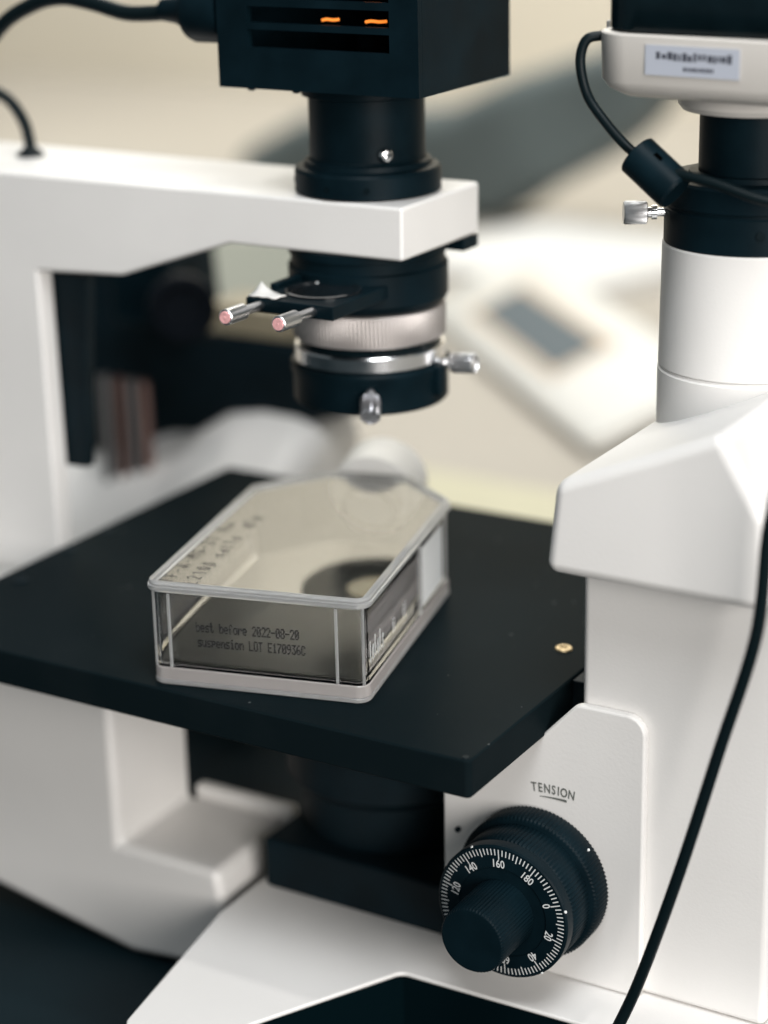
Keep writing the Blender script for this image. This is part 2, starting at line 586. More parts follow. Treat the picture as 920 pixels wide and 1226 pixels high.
TM = Matrix(((1, 0, 0, TX), (0, 0, 1, 55.85), (0, 1, 0, TZ), (0, 0, 0, 1)))
for k, ch in enumerate("TENSION"):
    xo = (-7.6, -5.1, -2.3, 0.3, 2.2, 4.4, 7.4)[k]
    add_text(b, ch, 5.0, TM, warp=lambda v: warp_arc((v[0] * 0.72 + xo, v[1] + random.uniform(-.02, .02))), bold=0.1)
for k in range(12):
    x0, x1 = -5.6 + k * 0.95, -5.6 + (k + 1) * 0.95
    th0, th1 = 0.25 + 0.75 * k / 12, 0.25 + 0.75 * (k + 1) / 12
    ps = [warp_arc(p) for p in ((x0, -3.4), (x1, -3.4), (x1, -3.4 + th1), (x0, -3.4 + th0))]
    b.quad([(TX + p[0], 55.84, TZ + p[1]) for p in ps])
obj("tension_lettering", b, mat("engraved_ink", (0.11, 0.12, 0.11), 0.7), kp, flat=True)

# --- coaxial focus knob
kn = BM(); kn.lathe([(27.2, 0), (28.2, 1), (28.2, 10), (26.8, 11)], (KX, 55.6, KZ), (0, -1, 0), teeth=110, amp=0.45, tr={1, 2})
knob = obj("focus_knob", kn, BLACK, mic, angle=60, label="black knurled focus knob with a white graduated dial")
b = BM(); b.lathe([(25, 11.1), (25.8, 12), (25.8, 23.6), (24.4, 24.6)], (KX, 55.6, KZ), (0, -1, 0), teeth=100, amp=0.5, tr={1, 2})
obj("coarse_wheel", b, BLACK, knob, angle=60)
b = BM(); b.lathe([(25.6, 24.7), (25.9, 25.2), (25.9, 29.4), (25.3, 29.9), (17.5, 29.9), (17.2, 29.4), (16.2, 29.4)], (KX, 55.6, KZ), (0, -1, 0), 128)
obj("dial_face", b, BLACK, knob)
YF = 55.6 - 29.9 - 0.12
b = BM()
for k in range(100):
    a = R(90 + 3 - k * 3.6)
    L = 3.9 if k % 10 == 0 else (3.1 if k % 5 == 0 else 2.4)
    wd = 0.2
    r0, r1 = 24.6 - L, 24.6
    ca, sa = math.cos(a), math.sin(a)
    b.quad([(KX + r * ca - s_ * wd * sa, YF, KZ + r * sa + s_ * wd * ca) for r, s_ in ((r0, -1), (r0, 1), (r1, 1), (r1, -1))])
obj("graduation_marks", b, INKW, knob, flat=True)
for k in range(10):
    val = (160 + 20 * k) % 200
    a = R(90 + 3 - k * 36)
    # local frame: up = outward
    up = Vector((math.cos(a), 0, math.sin(a)))
    rg = Vector((math.sin(a), 0, -math.cos(a)))
    c = Vector((KX, YF, KZ)) + up * 18.9 + rg * -0.4
    mt = Matrix(((rg.x, up.x, 0, c.x), (0, 0, 1, c.y), (rg.z, up.z, 0, c.z), (0, 0, 0, 1)))
    b = BM(); add_text(b, str(val), 4.3, mt @ Matrix.Diagonal((0.82, 1, 1, 1)), bold=0.05)
    obj("dial_number", b, INKW, knob, flat=True)
b = BM(); b.lathe([(12.2, 29.0), (12.7, 30.5), (12.5, 51.6), (11.8, 52.6), (11.2, 52.7), (0.5, 52.7)], (KX, 55.6, KZ), (0, -1, 0), teeth=60, amp=0.42, tr={1, 2})
obj("fine_wheel", b, BLACK, knob, angle=60)
for ang, r, y in ((118, 25.7, 26.1), (15, 25.7, 26.1), (-52, 25.7, 26.1), (40, 28.0, 51.5)):
    a = R(ang)
    b = BM(); b.lathe([(0.55, 0), (0.5, 0.5)], (KX + (r - .1) * math.cos(a), y, KZ + (r - .1) * math.sin(a)), (math.cos(a), -0.2, math.sin(a)), 10)
    obj("index_dot", b, INKW, knob)

# --- focus block and nosepiece under the stage
b = BM(); b.box(-127.5, -44, 60, 100, -110.8, -89)
obj("focus_block", b, MATTEB, mic, bevel=2)
b = BM(); b.lathe([(36, -88.8), (37, -86), (37, -70), (40, -68), (43, -64), (43, -48), (44, -46), (44, -16)], (-93, 104, 0), seg=72)
obj("nosepiece", b, MATTEB, mic, angle=30)

# --- stage plate
b = BM(); b.prism_z(round_poly([(-257, 229), (-257, 0), (0, 0), (0, 229)], [3, 3, 2.2, 2]), -14.3, 0)
stg = obj("stage", b, STAGE, mic, bevel=0.9)
b = BM(); b.box(0.3, 11.5, 78, 200, -15, -0.6)
obj("stage_mount", b, MATTEB, stg, bevel=.5)
for x, y, m_ in ((-14.6, 101.4, BRASS), (-252, 100, BLACK), (-252.5, 128, BLACK), (-246, 62, BLACK)):
    b = BM(); b.lathe([(3.3, -1), (3.3, 0.35), (2.9, 0.7), (1.7, 0.7), (1.6, 0.2), (0.2, 0.2)], (x, y, 0), seg=28)
    obj("screw_head", b, m_, stg, angle=40)
for x, z in ((-2.9, 0.25),):
    b = BM(); b.lathe([(1.3, 0), (1.2, 0.5)], (-2.5, 2.0, 0), seg=16)
    obj("corner_plug", b, MATTEB, stg)

# --- binocular head housing and photo tube
hd = [(7.2, 55.2), (10.8, 88), (70, 113.2), (86, 86.5), (88.5, 54.6)]
b = BM(); b.prism_y(hd, 40, 212)
head = obj("head_housing", b, WHITE, mic, bevel=4.6, seg=6)
CX, CY = 43, 130
b = BM(); b.lathe([(31.6, 88), (31.6, 110.6), (31.0, 111.2), (31.0, 112.0)], (CX, CY, 0), seg=96)
ph = obj("photo_tube", b, WHITE, mic)
b = BM(); b.lathe([(30.9, 112.1), (31.4, 112.6), (30.8, 155.6), (30.3, 156.2)], (CX, CY, 0), seg=96)
obj("tube_sleeve", b, WHITE, ph)
b = BM(); b.lathe([(30.2, 156.3), (30.4, 156.7), (30.4, 168.5), (29.7, 168.9), (29.7, 170), (30.4, 170.4), (30.4, 178), (29.4, 179), (22.5, 179.3), (22, 181)], (CX, CY, 0), seg=96)
ad = obj("camera_adapter", b, BLACK, ph, angle=25)
b = BM(); b.box(75, 78, 0, 1, 0, 1)
b.b.clear()
b.lathe([(1.6, 0), (1.6, 0.6), (0.3, 0.6)], (CX + 30.4 * math.cos(R(-63)), CY + 30.4 * math.sin(R(-63)), 163.5), (math.cos(R(-63)), math.sin(R(-63)), 0), 14)
obj("set_screw", b, GLOSSB, ph)
# chrome thumb screw at the left of the adapter
tdir = Vector((-0.86, -0.51, 0.01)).normalized()
so = Vector((CX, CY, 166.5)) + Vector((-25.8, -15.3, 0))
b = BM(); b.lathe([(1.5, 0), (1.5, 3.0), (2.6, 3.2), (2.6, 5.0), (1.9, 5.2), (1.9, 6.2), (3.4, 6.5)], so, tdir, 24)
ts = obj("thumb_screw", b, CHROME, ph, angle=30)
# (head of the thumb screw joins below)
b = BM(); b.lathe([(3.4, 6.5), (4.1, 6.9), (4.1, 14.2), (3.7, 14.8), (0.3, 14.8)], so, tdir, teeth=56, amp=0.14, tr={1, 2})
ts2 = obj("thumb_screw", b, SATIN, ph, angle=50)

# --- lamp arm stack: flange, neck, lamp house
LX, LY = -113.6, 130.4
b = BM(); b.lathe([(27.6, 162.4), (28.3, 163), (28.3, 170.6), (27.4, 171.8), (24.8, 172.4), (24.4, 174.3), (23, 174.8), (22.4, 175.6)], (LX, LY, 0), seg=96)
fl = obj("lamp_flange", b, BLACK, mic, angle=25)
for a in (-112, -52, -20):
    b = BM(); b.lathe([(1.2, 0), (1.2, 0.25), (0.7, 0.25), (0.6, -0.2), (.1, -.2)], (LX + 28.3 * math.cos(R(a - 40)), LY + 28.3 * math.sin(R(a - 40)), 166.5), (math.cos(R(a - 40)), math.sin(R(a - 40)), 0), 14)
    obj("grub_screw", b, GLOSSB, fl)
b = BM(); b.lathe([(22.4, 175.7), (22.3, 178), (22.3, 198.5), (24.9, 199.2), (24.9, 203.0)], (LX, LY, 0), seg=96)
nk = obj("lamp_neck", b, BLACK, mic, angle=25)
b = BM()
for k in range(6):
    a0, a1 = R(-168 + k * 4.2), R(-168 + (k + 1) * 4.2)
    b.quad([(LX + 22.42 * math.cos(a), LY + 22.42 * math.sin(a), z) for a, z in ((a0, 178.2), (a1, 178.2), (a1, 181.8), (a0, 181.8))])
obj("painted_slot", b, MATTEB, nk, flat=True)  # flat black sheet for the slot's dark inside; the neck is uncut
a = R(-42)
b = BM(); b.lathe([(2.0, -1), (2.6, 0.4), (2.8, 1.8), (2.0, 3.0), (1.0, 3.3), (0.2, 2.6)], (LX + 22.3 * math.cos(a), LY + 22.3 * math.sin(a), 178.6), (math.cos(a), math.sin(a), 0), 18)
obj("lock_screw", b, CHROME, nk, angle=25)

lh = BM()
X0, X1, Y0, Y1, Z0, Z1 = -157.2, -70.6, 96, 166, 203.4, 300
lh.box(X0, X1, Y0 + 3, Y1, Z0, Z0 + 3)
lh.box(X0, X0 + 2.5, Y0 + 3, Y1, Z0 + 3.01, Z1)
lh.box(X1 - 2.5, X1, Y0 + 3, Y1, Z0 + 3.01, Z1)
lh.box(X0 + 2.6, X1 - 2.6, Y1 - 2.5, Y1 - 0.02, Z0 + 3.01, Z1)
lh.box(X0 + 2.6, X1 - 2.6, Y0 + 3.1, Y1 - 2.6, Z1 - 3, Z1 - 0.02)
lamp = obj("lamp_house", lh, BLACK, mic, angle=20)
# front panel with real slots
b = BM()
SX0, SX1 = -143.5, -82.5
slots = [(218.6, 225.2), (227.6, 233.6), (236.4, 242.6), (245.2, 251.4), (254, 260.2)]
b.box(X0, SX0, Y0, Y0 + 2.9, Z0, Z1)
b.box(SX1, X1, Y0, Y0 + 2.9, Z0, Z1)
zz = Z0
for s0, s1 in slots:
    b.box(SX0 + .01, SX1 - .01, Y0 + .02, Y0 + 2.88, zz, s0)
    # pressed-in lip under each slot
    b.box(SX0 + .6, SX1 - .6, Y0 + 3.0, Y0 + 9, s0 - 2.2, s0 - 1.0)
    zz = s1
b.box(SX0 + .01, SX1 - .01, Y0 + .02, Y0 + 2.88, zz, Z1)
lf = obj("front_panel", b, BLACK, lamp, angle=20)
b = BM(); b.lathe([(9, 206.5), (9, 219), (7, 221)], (-113, 141, 0), seg=32)
obj("bulb_socket", b, MATTEB, lamp)
b = BM()
for x, z, l in ((-114.5, 228.4, 3.6), (-95, 228.4, 4.4), (-96, 238.8, 3.4)):
    b.tube([(x - l, 108, z - .3), (x - l * .4, 107.8, z + .1), (x + l * .3, 108, z - .1), (x + l, 108, z + .2)], 0.55, 8, 4)
obj("lamp_filament", b, FIL, lamp)
for x in (-146, -126):
    b = BM(); b.lathe([(1.6, 0), (1.6, -1.0), (1.0, -1.5)], (x, 101, Z0), seg=14)
    obj("base_screw", b, GLOSSB, lamp)
# connector at the left of the lamp house
b = BM(); b.lathe([(6.5, 0), (6.5, 1.5), (11.4, 2), (11.6, 16), (10.6, 18.5), (8, 20), (5, 26), (4.2, 33)], (X0 - 0.3, 108, 229.5), (-1, 0, 0.0), 48)
obj("cable_connector", b, BLACK, lamp, angle=30)

# --- condenser
QX, QY = -115.3, 131.6
b = BM(); b.lathe([(31, 141.7), (31, 138.6), (30.2, 138.2), (30.2, 134), (31.4, 133.6), (31.4, 121.5), (30.4, 119.5), (29, 118.3)], (QX, QY, 0), seg=96)
cn = obj("condenser", b, BLACK, mic, angle=25)
b = BM(); b.lathe([(28.6, 118.2), (29.6, 117.6), (30.3, 116.8), (30.3, 105.8), (29.7, 105.2), (28.5, 105.0)], (QX, QY, 0), teeth=120, amp=0.75, tr={2, 3})
obj("knurled_ring", b, ALU, cn, angle=50, label="matte silver knurled ring of the condenser")
b = BM(); b.lathe([(28.3, 104.9), (28.3, 101.9), (29.4, 101.8), (29.9, 101.3), (29.9, 96.2), (29.4, 95.7), (28.6, 95.6)], (QX, QY, 0), seg=128)
# split: dark groove above, chrome below
b.b.clear()
b.lathe([(28.3, 104.9), (28.3, 102.0)], (QX, QY, 0), seg=96)
obj("groove", b, GLOSSB, cn)
b = BM(); b.lathe([(28.4, 101.9), (29.5, 101.8), (30.0, 101.2), (30.0, 96.2), (29.5, 95.6), (28.6, 95.5)], (QX, QY, 0), seg=160)
obj("chrome_ring", b, CHROME, cn, angle=30, label="mirror bright chrome ring of the condenser")
b = BM(); b.lathe([(29, 95.4), (31.3, 95.2), (31.9, 94.4), (31.6, 91.5), (30.9, 89.5), (30.9, 80.2), (30.0, 79.2), (20, 79.0), (19, 80.5), (13, 81.2)], (QX, QY, 0), seg=128)
lr = obj("lower_ring", b, BLACK, cn, angle=25)
b = BM(); b.lathe([(12.9, 81.4), (9, 80.3), (4, 79.6), (0.3, 79.5)], (QX, QY, 0), seg=64)
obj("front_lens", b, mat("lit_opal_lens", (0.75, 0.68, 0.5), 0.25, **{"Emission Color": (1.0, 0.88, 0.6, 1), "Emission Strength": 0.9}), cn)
# centring screws
def centring(pt, dirv, sc_=1.0, m1=CHROME):
    d = Vector(dirv).normalized()
    p = Vector(pt)
    bb = BM(); bb.lathe([(1.7, -3), (1.7, 1.0), (2.0, 1.6), (1.5, 2.4), (1.9, 3.4), (3.2, 4.0)], p, d, 24)
    bb.lathe([(3.4, 4.1), (4.0, 4.7), (4.0, 13.4), (3.6, 14.0), (3.3, 14.0), (3.0, 13.2), (0.3, 13.2)], p, d, teeth=24, amp=0.4, tr={1, 2})
    return obj("centring_screw", bb, m1, cn, angle=35)
centring((QX + 15.6, QY - 26.2, 89.2), (0.47, -0.8, -0.55), m1=mat("worn_steel", (0.5, 0.5, 0.52), 0.28, 1.0))
centring((QX + 30.6 * math.cos(R(8)), QY + 30.6 * math.sin(R(8)), 95.0), (0.97, 0.12, 0.06), m1=SATIN)
b = BM()
for k in range(5):
    pass
b.box(-2.6, 2.6, -1.6, 2.2, 83.5, 95.5, Matrix.Translation((QX + 32.2 * math.cos(R(-2)), QY + 32.2 * math.sin(R(-2)), 0)) @ Matrix.Rotation(R(88), 4, 'Z'))
obj("spring_clip", b, BLACK, cn, bevel=1.0)
b = BM(); b.box(QX + 17, QX + 33, QY + 18, QY + 30, 136.6, 141.4)
obj("shutter_tab", b, BLACK, cn, bevel=.6)
# filter slider with its two pins
sl = [(-131.5, 70), (-93.2, 70), (-93.2, 108), (-131.5, 108)]
b = BM()
ring = [(-112.5 + 13.5 * math.cos(t), 90 + 13.5 * math.sin(t)) for t in [2 * math.pi * k / 48 for k in range(48)]]
b.box(-131.5, -93.2, 70, 112, 125.4, 130.6)
fs = obj("filter_slider", b, BLACK, cn, bevel=.5)
b = BM(); b.lathe([(14.6, 130.65), (14.6, 131.3), (13.6, 131.5), (12.6, 131.2), (12.3, 130.8), (9, 130.7)], (-110.5, 91, 0), seg=64)
obj("filter_lens", b, LENS, cn, angle=25)
for x in (-131.2,):
    b = BM(); b.box(x, x + 3.2, 86, 112, 130.7, 132.6)
    obj("slide_rail", b, BLACK, cn, bevel=.4)
for x in (-124.8, -101.8):
    b = BM(); b.lathe([(1.7, 0), (1.7, 10.6), (1.4, 10.9), (1.4, 11.6), (3.0, 12.0), (3.0, 22.6), (2.6, 23.0)], (x, 70.0, 128.2), (0, -1, 0.02), 28)
    pn = obj("slider_pin", b, SATIN, cn, angle=30, label="small silver pull pin with a pink end")
    b = BM(); b.lathe([(2.3, 23.05), (2.2, 23.4), (0.5, 23.4)], (x, 70.0, 128.2), (0, -1, 0.02), 24)
    b.lathe([(0.6, 23.42), (0.5, 23.55)], (x, 70.0, 128.2), (0, -1, 0.02), 10)
    # sub-sub pieces are not allowed: the pink end is a part of the condenser beside its pin
    obj("pin_end", b, PINK, cn, angle=30)

# ================================================================== PAPER SCRAP on the slider
b = BM()
rnd = random.Random(3)
pts = []
for i in range(7):
    for j in range(5):
        u, v_ = i / 6, j / 4
        h = 0.5 + 4.2 * math.exp(-((u - .15) ** 2 + (v_ - .7) ** 2) / .05) + rnd.uniform(0, 0.5)
        pts.append((-130.6 + u * 13 + rnd.uniform(-.4, .4), 70.5 + v_ * 9 * (1 - .35 * u) + rnd.uniform(-.4, .4), 130.7 + h))
vv = [b.b.verts.new(p) for p in pts]
for i in range(6):
    for j in range(4):
        b.b.faces.new((vv[i * 5 + j], vv[i * 5 + 5 + j], vv[i * 5 + 6 + j], vv[i * 5 + 1 + j]))
ps = obj("tape_scrap", b, PAPER, angle=50, label="small crumpled white tape scrap stuck on the black filter slider", cat="tape")
md = ps.modifiers.new("thick", 'SOLIDIFY'); md.thickness = 0.4 * S

# ================================================================== CULTURE FLASK
T = R(14.0)
FK = thing("culture_flask", "clear plastic culture flask with white cap lying on the black stage", "flask", (-93.6, 12.9, 0.25), T, local=True)
W2, LB = 41.2, 112
out0 = [(-W2, 0), (W2, 0), (W2, LB), (17, LB + 25), (-17, LB + 25), (-W2, LB)]


def ring_at(off, z, rad_=4.6, n=6):
    # inset outline by off, rounded
    L = len(out0)
    P = [Vector(p) for p in out0]
    q = []
    for i in range(L):
        a, p, c = P[i - 1], P[i], P[(i + 1) % L]
        d1, d2 = (p - a).normalized(), (c - p).normalized()
        n1, n2 = Vector((-d1.y, d1.x)), Vector((-d2.y, d2.x))
        bis = (n1 + n2).normalized()
        q.append(tuple(p + bis * (off / max(.2, bis.dot(n1)))))
    rr = max(0.4, rad_ - off)
    return [Vector((x, y, z)) for x, y in round_poly(q, rr, n)]


b = BM(); b.keep = True
b.loft([ring_at(0.35, 6.7), ring_at(0.35, 36.2), ring_at(0.9, 38.6)])
b.loft([ring_at(2.0, 7.3), ring_at(1.7, 7.9), ring_at(1.9, 36.4), ring_at(2.4, 37.2)], flip=True)
fb = obj("flask_body", b, PLASTIC, FK, angle=30)
# foot: the skirt the flask stands on
b = BM(); b.keep = True
b.loft([ring_at(2.0, 6.5), ring_at(2.0, 1.9), ring_at(.3, 1.9), ring_at(0, 2.2), ring_at(0, 6.2), ring_at(.3, 6.55), ring_at(2.0, 6.5)], cap=(False, False))
obj("flask_foot", b, FOOTP, FK, angle=30)
b = BM(); b.keep = True
b.loft([ring_at(2.2, 1.8), ring_at(2.2, 0.4), ring_at(1.8, 0.0), ring_at(.2, 0.0), ring_at(-.3, 0.4), ring_at(-.3, 1.5), ring_at(0, 1.8), ring_at(2.2, 1.8)], cap=(False, False))
obj("base_edge", b, BASEP, FK, angle=30)
b = BM(); b.loft([ring_at(2.1, 7.95), ring_at(2.1, 8.5)])
obj("floor_film", b, FILM, FK, angle=30)  # added sheet: blurs the floor's reflections and evens its tone to olive grey
# lid rim: raised double edge round the top
b = BM(); b.keep = True
b.loft([ring_at(0.75, 36.6), ring_at(-1.0, 36.4), ring_at(-1.3, 36.9), ring_at(-1.3, 38.2), ring_at(-0.75, 38.5), ring_at(-0.75, 39.4), ring_at(-0.45, 39.9),
        ring_at(0.9, 40.0), ring_at(1.4, 39.7), ring_at(1.7, 38.9), ring_at(2.6, 38.7), ring_at(0.95, 38.65), ring_at(0.75, 36.6)], cap=(False, False))
obj("lid_rim", b, MILKY, FK, angle=30)
for u in (-W2 + 1.55, W2 - 1.55):
    b = BM(); b.lathe([(0.6, 6.9), (0.6, 36)], (u, 1.55, 0), seg=16)
    obj("corner_glint", b, MILKY, FK)  # added white rods that draw the bright line down each corner
for u in (-33.3, 30.3):
    b = BM(); b.box(u - .55, u + .55, -.55, 0.3, 6.9, 35.6)
    obj("moulded_rib", b, MILKY, FK, bevel=.3)
for v_ in (70, 106):
    b = BM(); b.box(W2 - 0.3, W2 + .6, v_ - .8, v_ + .8, 6.9, 35.6)
    obj("moulded_rib", b, MILKY, FK, bevel=.3)
# neck and cap (canted upward)
na = Vector((0, 1, 0.16)).normalized()
b = BM(); b.keep = True
b.lathe([(12, 0), (12, 14), (10.4, 14), (10.4, 0)], (0, LB + 25.6, 22), na, 48, cap=False)
obj("flask_neck", b, PLASTIC, FK, angle=30)
b = BM(); b.lathe([(16.6, 0), (18.5, .6), (18.7, 1.4), (18.3, 20), (17.4, 21.3), (0.5, 21.6)], (0.5, LB + 30, 27.8), na, teeth=60, amp=0.35, tr={2, 3})
obj("screw_cap", b, CAP, FK, angle=50)
# the film on the floor is added to dull the mirror image there
# prints
b = BM()
yp = 0.35 - 0.12
pl = lambda u0, z0: (lambda u, h: Vector((u0 + u, yp, z0 + h + 0.012 * u)))
dot_text(b, "best before 2022-08-20", 1.80, 3.3, pl(-23.0, 22.0), 0.34)
dot_text(b, "suspension LOT E170936C", 1.80, 3.3, pl(-22.6, 16.2), 0.34)
obj("printed_date", b, INKB, FK, flat=True)
b = BM()
zt = 38.72
stroke_text(b, "TF-A-MG-21 Au", 5.2, 4.9, 0.45, lambda u, h: Vector((-33.0 - h, 4 + u * 1.05, zt)), .06)
stroke_text(b, "L2100 cells  A1p", 5.2, 4.6, 0.45, lambda u, h: Vector((-24.0 - h - u * .02, 4 + u * 1.05, zt)), .06)
obj("handwriting", b, INKB, FK, flat=True)
xr = W2 - 0.35 + 0.12
b = BM()
stroke_text(b, "lalals", 4.6, 3.0, 1.0, lambda u, h: Vector((xr, 5 + u, 14.5 + h * 1.6)), .05)
stroke_text(b, "ti", 4.0, 2.2, 0.7, lambda u, h: Vector((xr, 33 + u, 14 + h * 1.4)), .05)
stroke_text(b, "il", 4.0, 2.4, 0.7, lambda u, h: Vector((xr, 47 + u, 15 + h * 1.4)), .05)
obj("white_print", b, INKW, FK, flat=True)
b = BM()
stroke_text(b, "lalals", 4.2, 3.0, 0.7, lambda u, h: Vector((-xr, 4 + u, 17 + h * 1.5)), .05)
obj("white_print", b, INKW, FK, flat=True)
b = BM(); b.prism_z([(0, 0), (0, 1), (1, 1)], 0, 1); b.b.clear()
b.box(xr - .05, xr + .1, 74, 102, 9, 33)
obj("frosted_patch", b, mat("white_frosting", (0.72, 0.74, 0.75), 0.7), FK, bevel=.04)

# ================================================================== CAMERA ON THE PHOTO TUBE
ct = R(-4)
CM = thing("microscope_camera", "white and black digital camera on top of the photo tube", "camera", (CX, CY, 181), ct, local=True)
b = BM(); b.lathe([(18.9, -1.4), (18.9, 20.5)], seg=64)
obj("c_mount_tube", b, BLACK, CM)
b = BM(); b.lathe([(22, 20.7), (25, 21.2), (26.5, 23), (27, 27.3)], seg=64)
obj("mount_collar", b, SHELL, CM, angle=30)


def rr_ring(hx, hy, z, r):
    return [Vector((x, y, z)) for x, y in round_poly([(-hx, -hy), (hx, -hy), (hx, hy), (-hx, hy)], r, 6)]


b = BM()
b.loft([rr_ring(35, 35, 27.4, 9), rr_ring(41, 41, 30.2, 15), rr_ring(42.6, 42.6, 33, 15), rr_ring(43, 43, 48.5, 15), rr_ring(42.6, 42.6, 49, 15)])
sh = obj("camera_shell", b, SHELL, CM, angle=40)
b = BM(); b.loft([rr_ring(40, 40, 49.1, 16), rr_ring(41, 41, 50, 16), rr_ring(41, 41, 62, 16), rr_ring(39, 39, 66, 16), rr_ring(30, 30, 67.5, 8)])
obj("camera_cover", b, GLOSSB, CM, angle=50)
b = BM(); b.box(-45.6, -43.1, -16 - 8, 16, 37, 51)
obj("cable_port", b, SHELL, CM, bevel=.8)
b = BM(); b.box(-20, 14, -43.35, -43.05, 36.3, 46)
lb = obj("camera_label", b, LABELP, CM)
b = BM()
rnd = random.Random(5)
x = -16.0
while x < 10:
    ww = rnd.uniform(.9, 1.9)
    z0_, z1_ = 41.3 + rnd.uniform(-.2, .5), 43.9 + rnd.uniform(-.7, .2)
    b.quad([(x, -43.42, z0_), (x + ww, -43.42, z0_), (x + ww, -43.42, z1_), (x, -43.42, z1_)])
    x += ww + rnd.uniform(.25, .6)
x = -6.0
while x < 5:
    ww = rnd.uniform(.6, 1.2)
    b.quad([(x, -43.42, 38.0), (x + ww, -43.42, 38.0), (x + ww, -43.42, 39.3), (x, -43.42, 39.3)])
    x += ww + rnd.uniform(.15, .4)
obj("label_print", b, mat("faded_print", (0.06, 0.065, 0.085), 0.7), CM, flat=True)

# ================================================================== CABLES
b = BM()
b.tube([(-0.5, 100, 228), (-5.5, 97, 226.5), (-7.2, 96, 219), (-4.3, 96, 208), (3.5, 95, 199), (10.5, 95, 192.3), (16, 95, 188.5)], 1.75, 14)
cc = thing("camera_cable", "black cable looping from the camera into a ferrite barrel", "cable", (0, 95, 185))
for v in b.b.verts: pass
obj("cable", b, RUBBER, cc)
b = BM()
fd = Vector((0.80, -0.06, -0.60)).normalized()
b.lathe([(4.5, 0), (6.7, .4), (7.3, 1.0), (7.3, 19), (6.7, 20)], (14.0, 95.0, 190.0), fd, 40)
fe = obj("ferrite_barrel", b, BLACK, cc, angle=30)
b = BM()
fn = Vector((0.35, -0.5, 0.8)); fn = (fn - fd * fn.dot(fd)).normalized()
ft = fd.cross(fn)
fc = Vector((14.0, 95.0, 190.0)) + fd * 8.5 + fn * 6.9
FM = Matrix(((fd.x, ft.x, fn.x, fc.x), (fd.y, ft.y, fn.y, fc.y), (fd.z, ft.z, fn.z, fc.z), (0, 0, 0, 1)))
b.box(-1.6, 1.6, -0.8, 0.8, -0.4, 0.5, FM)
obj("painted_notch", b, mat("notch_shade", (0.0008, 0.001, 0.001), 0.9, **{"IOR": 1.02}), fe)  # solid block, its near-black colour stands for shade in the notch
b = BM()
b.tube([(23, 94, 177), (19.5, 93, 181.5), (22, 92.5, 184), (30, 92, 184.6), (44, 91, 182.6), (60, 91, 178.5), (78, 95, 175), (88, 100, 171)], 1.75, 14)
obj("cable_end", b, RUBBER, cc)

pc = BM()
pc.tube([(99, 20, 130), (97, 20, 108), (93.2, 22, 88.5), (90, 24, 54), (78.5, 25, 10.8), (66.4, 25, -35), (54, 25, -77), (45.5, 24, -101), (36, 16, -125), (20, 0, -143), (0, -20, -149.3), (-40, -60, -149.3)], 2.1, 16)
obj("power_cable", pc, RUBBER, label="long black cable hanging in front of the white column", cat="cable")
pc = BM()
pc.tube([(-184, 108, 229.3), (-196, 108, 228), (-209, 108, 227.8), (-225, 108, 231), (-240, 108, 232.6), (-255, 108, 229.5), (-273, 108, 220), (-296, 112, 198), (-316, 118, 170)], 3.1, 14)
obj("lamp_cable", pc, RUBBER, label="thick black cable arching left out of the lamp house connector", cat="cable")
pc = BM()
pc.tube([(-287, 137, 163), (-287.2, 137, 169), (-289.5, 137, 177), (-296, 137, 185), (-305, 137, 189), (-318, 137, 191)], 2.5, 14)
gc = thing("arm_cable", "short black cable curving up from the top of the white arm", "cable", (-287, 137, 162.3))
obj("cable", pc, RUBBER, gc)
b = BM(); b.lathe([(6.0, 162.4), (6.0, 163.4), (4.6, 164.6), (3.0, 166)], (-287, 137, 0), seg=32)
obj("grommet", b, RUBBER, gc, angle=40)

# ================================================================== BACKGROUND
# white hand-held meter with a dark screen lying on papers
dv = thing("desk_instrument", "white desk instrument with a blurred grey screen lying behind the microscope", "instrument", (-400, 860, -150.8))
ux = Vector((-0.712, 0.702, 0))          # long axis
uy = Vector((0.64, 0.655, 0.40)).normalized()
uy = (uy - ux * uy.dot(ux)).normalized()
uz = uy.cross(ux)
if uz.z < 0:
    uz = -uz
c0 = Vector((-309, 739, -136)) - uz * 14
DM = Matrix(((ux.x, uy.x, uz.x, c0.x), (ux.y, uy.y, uz.y, c0.y), (ux.z, uy.z, uz.z, c0.z), (0, 0, 0, 1)))
b = BM()
b.loft([[DM @ Vector((x, y, z)) for x, y in round_poly([(0, 0), (430, 0), (430, 110), (0, 110)], 12, 4)] for z in (0.5, 10)] + [[DM @ Vector((x, y, 14)) for x, y in round_poly([(6, 6), (424, 6), (424, 104), (6, 104)], 8, 4)]])
obj("instrument_case", b, mat("instrument_white", (0.68, 0.665, 0.62), 0.5, var=0.03, vscale=8), dv, angle=40)
b = BM(); b.box(130, 358, 21, 82, 14.1, 15.5, DM)
bz = obj("screen_bezel", b, mat("tan_bezel", (0.62, 0.5, 0.38), 0.6), dv, bevel=1)
b = BM(); b.box(142, 346, 29, 72, 15.6, 16.2, DM)
obj("screen", b, mat("grey_display", (0.075, 0.105, 0.125), 0.5), dv)

# papers under / behind it
def sheet(name, pts, z, m_, label, cat, th=3):
    bb = BM(); bb.prism_z(pts, z, z + th)
    return obj(name, bb, m_, label=label, cat=cat, bevel=.5)
sheet("paper_stack", [(-760, 1215), (-520, 1160), (-440, 1400), (-690, 1460)], -150.9, PAPER, "white paper stack on the bench behind the grey screen instrument", "paper", 14)
sheet("paper_pad", [(-470, 560), (-150, 560), (-150, 640), (-470, 655)], -150.9, mat("yellow_paper", (0.55, 0.52, 0.38), 0.8, var=.04), "pale yellow paper pad on the bench just behind the black stage", "paper pad", 8)

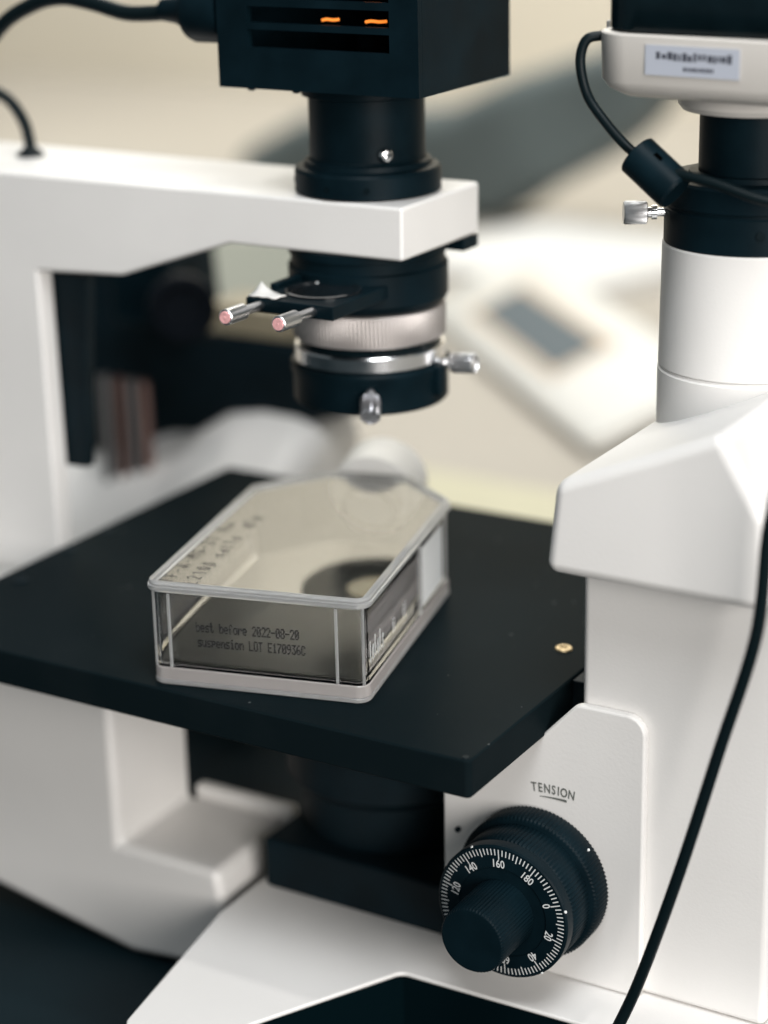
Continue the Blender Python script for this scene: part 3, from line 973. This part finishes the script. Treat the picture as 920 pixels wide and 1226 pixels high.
# dark grey slanted case near the wall
b = BM()
b.prism_y([(-1090, -150.5), (-1120, -101), (-1018, -48), (-832, -30), (-750, 8), (-632, 48), (-552, 40), (-579, -29), (-631, -70), (-709, -113), (-760, -150.5)], 1450, 1540)
obj("equipment_case", b, mat("dark_grey_plastic", (0.085, 0.105, 0.105), 0.6, var=.2, vscale=6), label="dark grey slanted equipment case far back near the beige wall", cat="case", bevel=30)

# second instrument, black on a white base, behind the pillar
bg = thing("rear_instrument", "blurred black instrument with a round wheel on a white base behind the pillar", "instrument", (-340, 315, -150.8))
b = BM()
topl = [(-445, -48), (-408, -42), (-390, -33), (-362, -22), (-345, -20), (-322, -6), (-301, -2), (-280, -2), (-262, -8)]
r0 = [Vector((x, 240, -150.6)) for x, z in topl]
r1 = [Vector((x, 240, z - 52)) for x, z in topl]
r2 = [Vector((x, 322, z)) for x, z in topl]
r3 = [Vector((x, 366, z)) for x, z in topl]
r4 = [Vector((x, 366, -150.6)) for x, z in topl]
rows = [[b.b.verts.new(p) for p in r] for r in (r0, r1, r2, r3, r4)]
for a_, c_ in zip(rows, rows[1:] + rows[:1]):
    for k in range(len(topl) - 1):
        b.b.faces.new((a_[k], a_[k + 1], c_[k + 1], c_[k]))
b.b.faces.new([r[0] for r in rows]); b.b.faces.new([r[-1] for r in rows][::-1])
obj("instrument_base", b, WHITE, bg, bevel=12, seg=4)
b = BM(); b.prism_y([(-425, -44), (-425, 84), (-352, 84), (-348, 36), (-250, 36.5), (-232, 30), (-236, 5), (-270, -6), (-300, -4), (-325, -8), (-345, -22), (-365, -25), (-392, -36)], 323, 360)
obj("instrument_body", b, MATTEB, bg, bevel=4)
b = BM(); b.box(-372, -333, 290, 322, 45, 83)
obj("instrument_box", b, BLACK, bg, bevel=3)
b = BM(); b.lathe([(12, 0), (14.5, 1), (17.2, 3), (17.2, 15), (15.5, 16.5), (12.5, 16.8), (11.5, 14), (3, 14)], (-320, 283, 62), (0.62, -0.76, 0.05), 48)
obj("instrument_wheel", b, mat("blue_black_rubber", (0.003, 0.005, 0.008), 0.6, **{"IOR": 1.15}), bg, angle=35)
b = BM(); b.box(-335.5, -246, 324, 358, 36.8, 52)
obj("tan_block", b, mat("tan_plastic", (0.3, 0.26, 0.18), 0.6, var=.2, vscale=60), bg, bevel=1)
b = BM(); b.tube([(-330, 296, 44), (-322, 294, 46), (-314, 295, 42), (-304, 296, 44)], 2.5, 8, 4)
obj("instrument_latch", b, MATTEB, bg)
for x, m_ in ((-387, DULL), (-377, COPPER), (-368.5, DULL), (-361, COPPER)):
    b = BM(); b.lathe([(3.6, -52), (3.6, 12)], (x, 300, 0), seg=24)
    obj("guide_rod", b, m_, bg)
b = BM(); b.tube([(-540, 520, -145.3), (-505, 565, -145.3), (-492, 610, -145.3), (-488, 660, -145.3), (-492, 700, -145.3)], 5.5, 12)
obj("bench_cable", b, RUBBER, label="dark cable lying across the beige bench behind the flask", cat="cable")
b = BM(); b.prism_z([(-1040, 1270), (-900, 1310), (-600, 930), (-770, 830)], -150.8, -146)
obj("bench_mat", b, mat("grey_green_mat", (0.2, 0.21, 0.18), 0.7, var=.1, vscale=5), label="grey green mat on the far bench seen under the white arm", cat="mat", bevel=1)
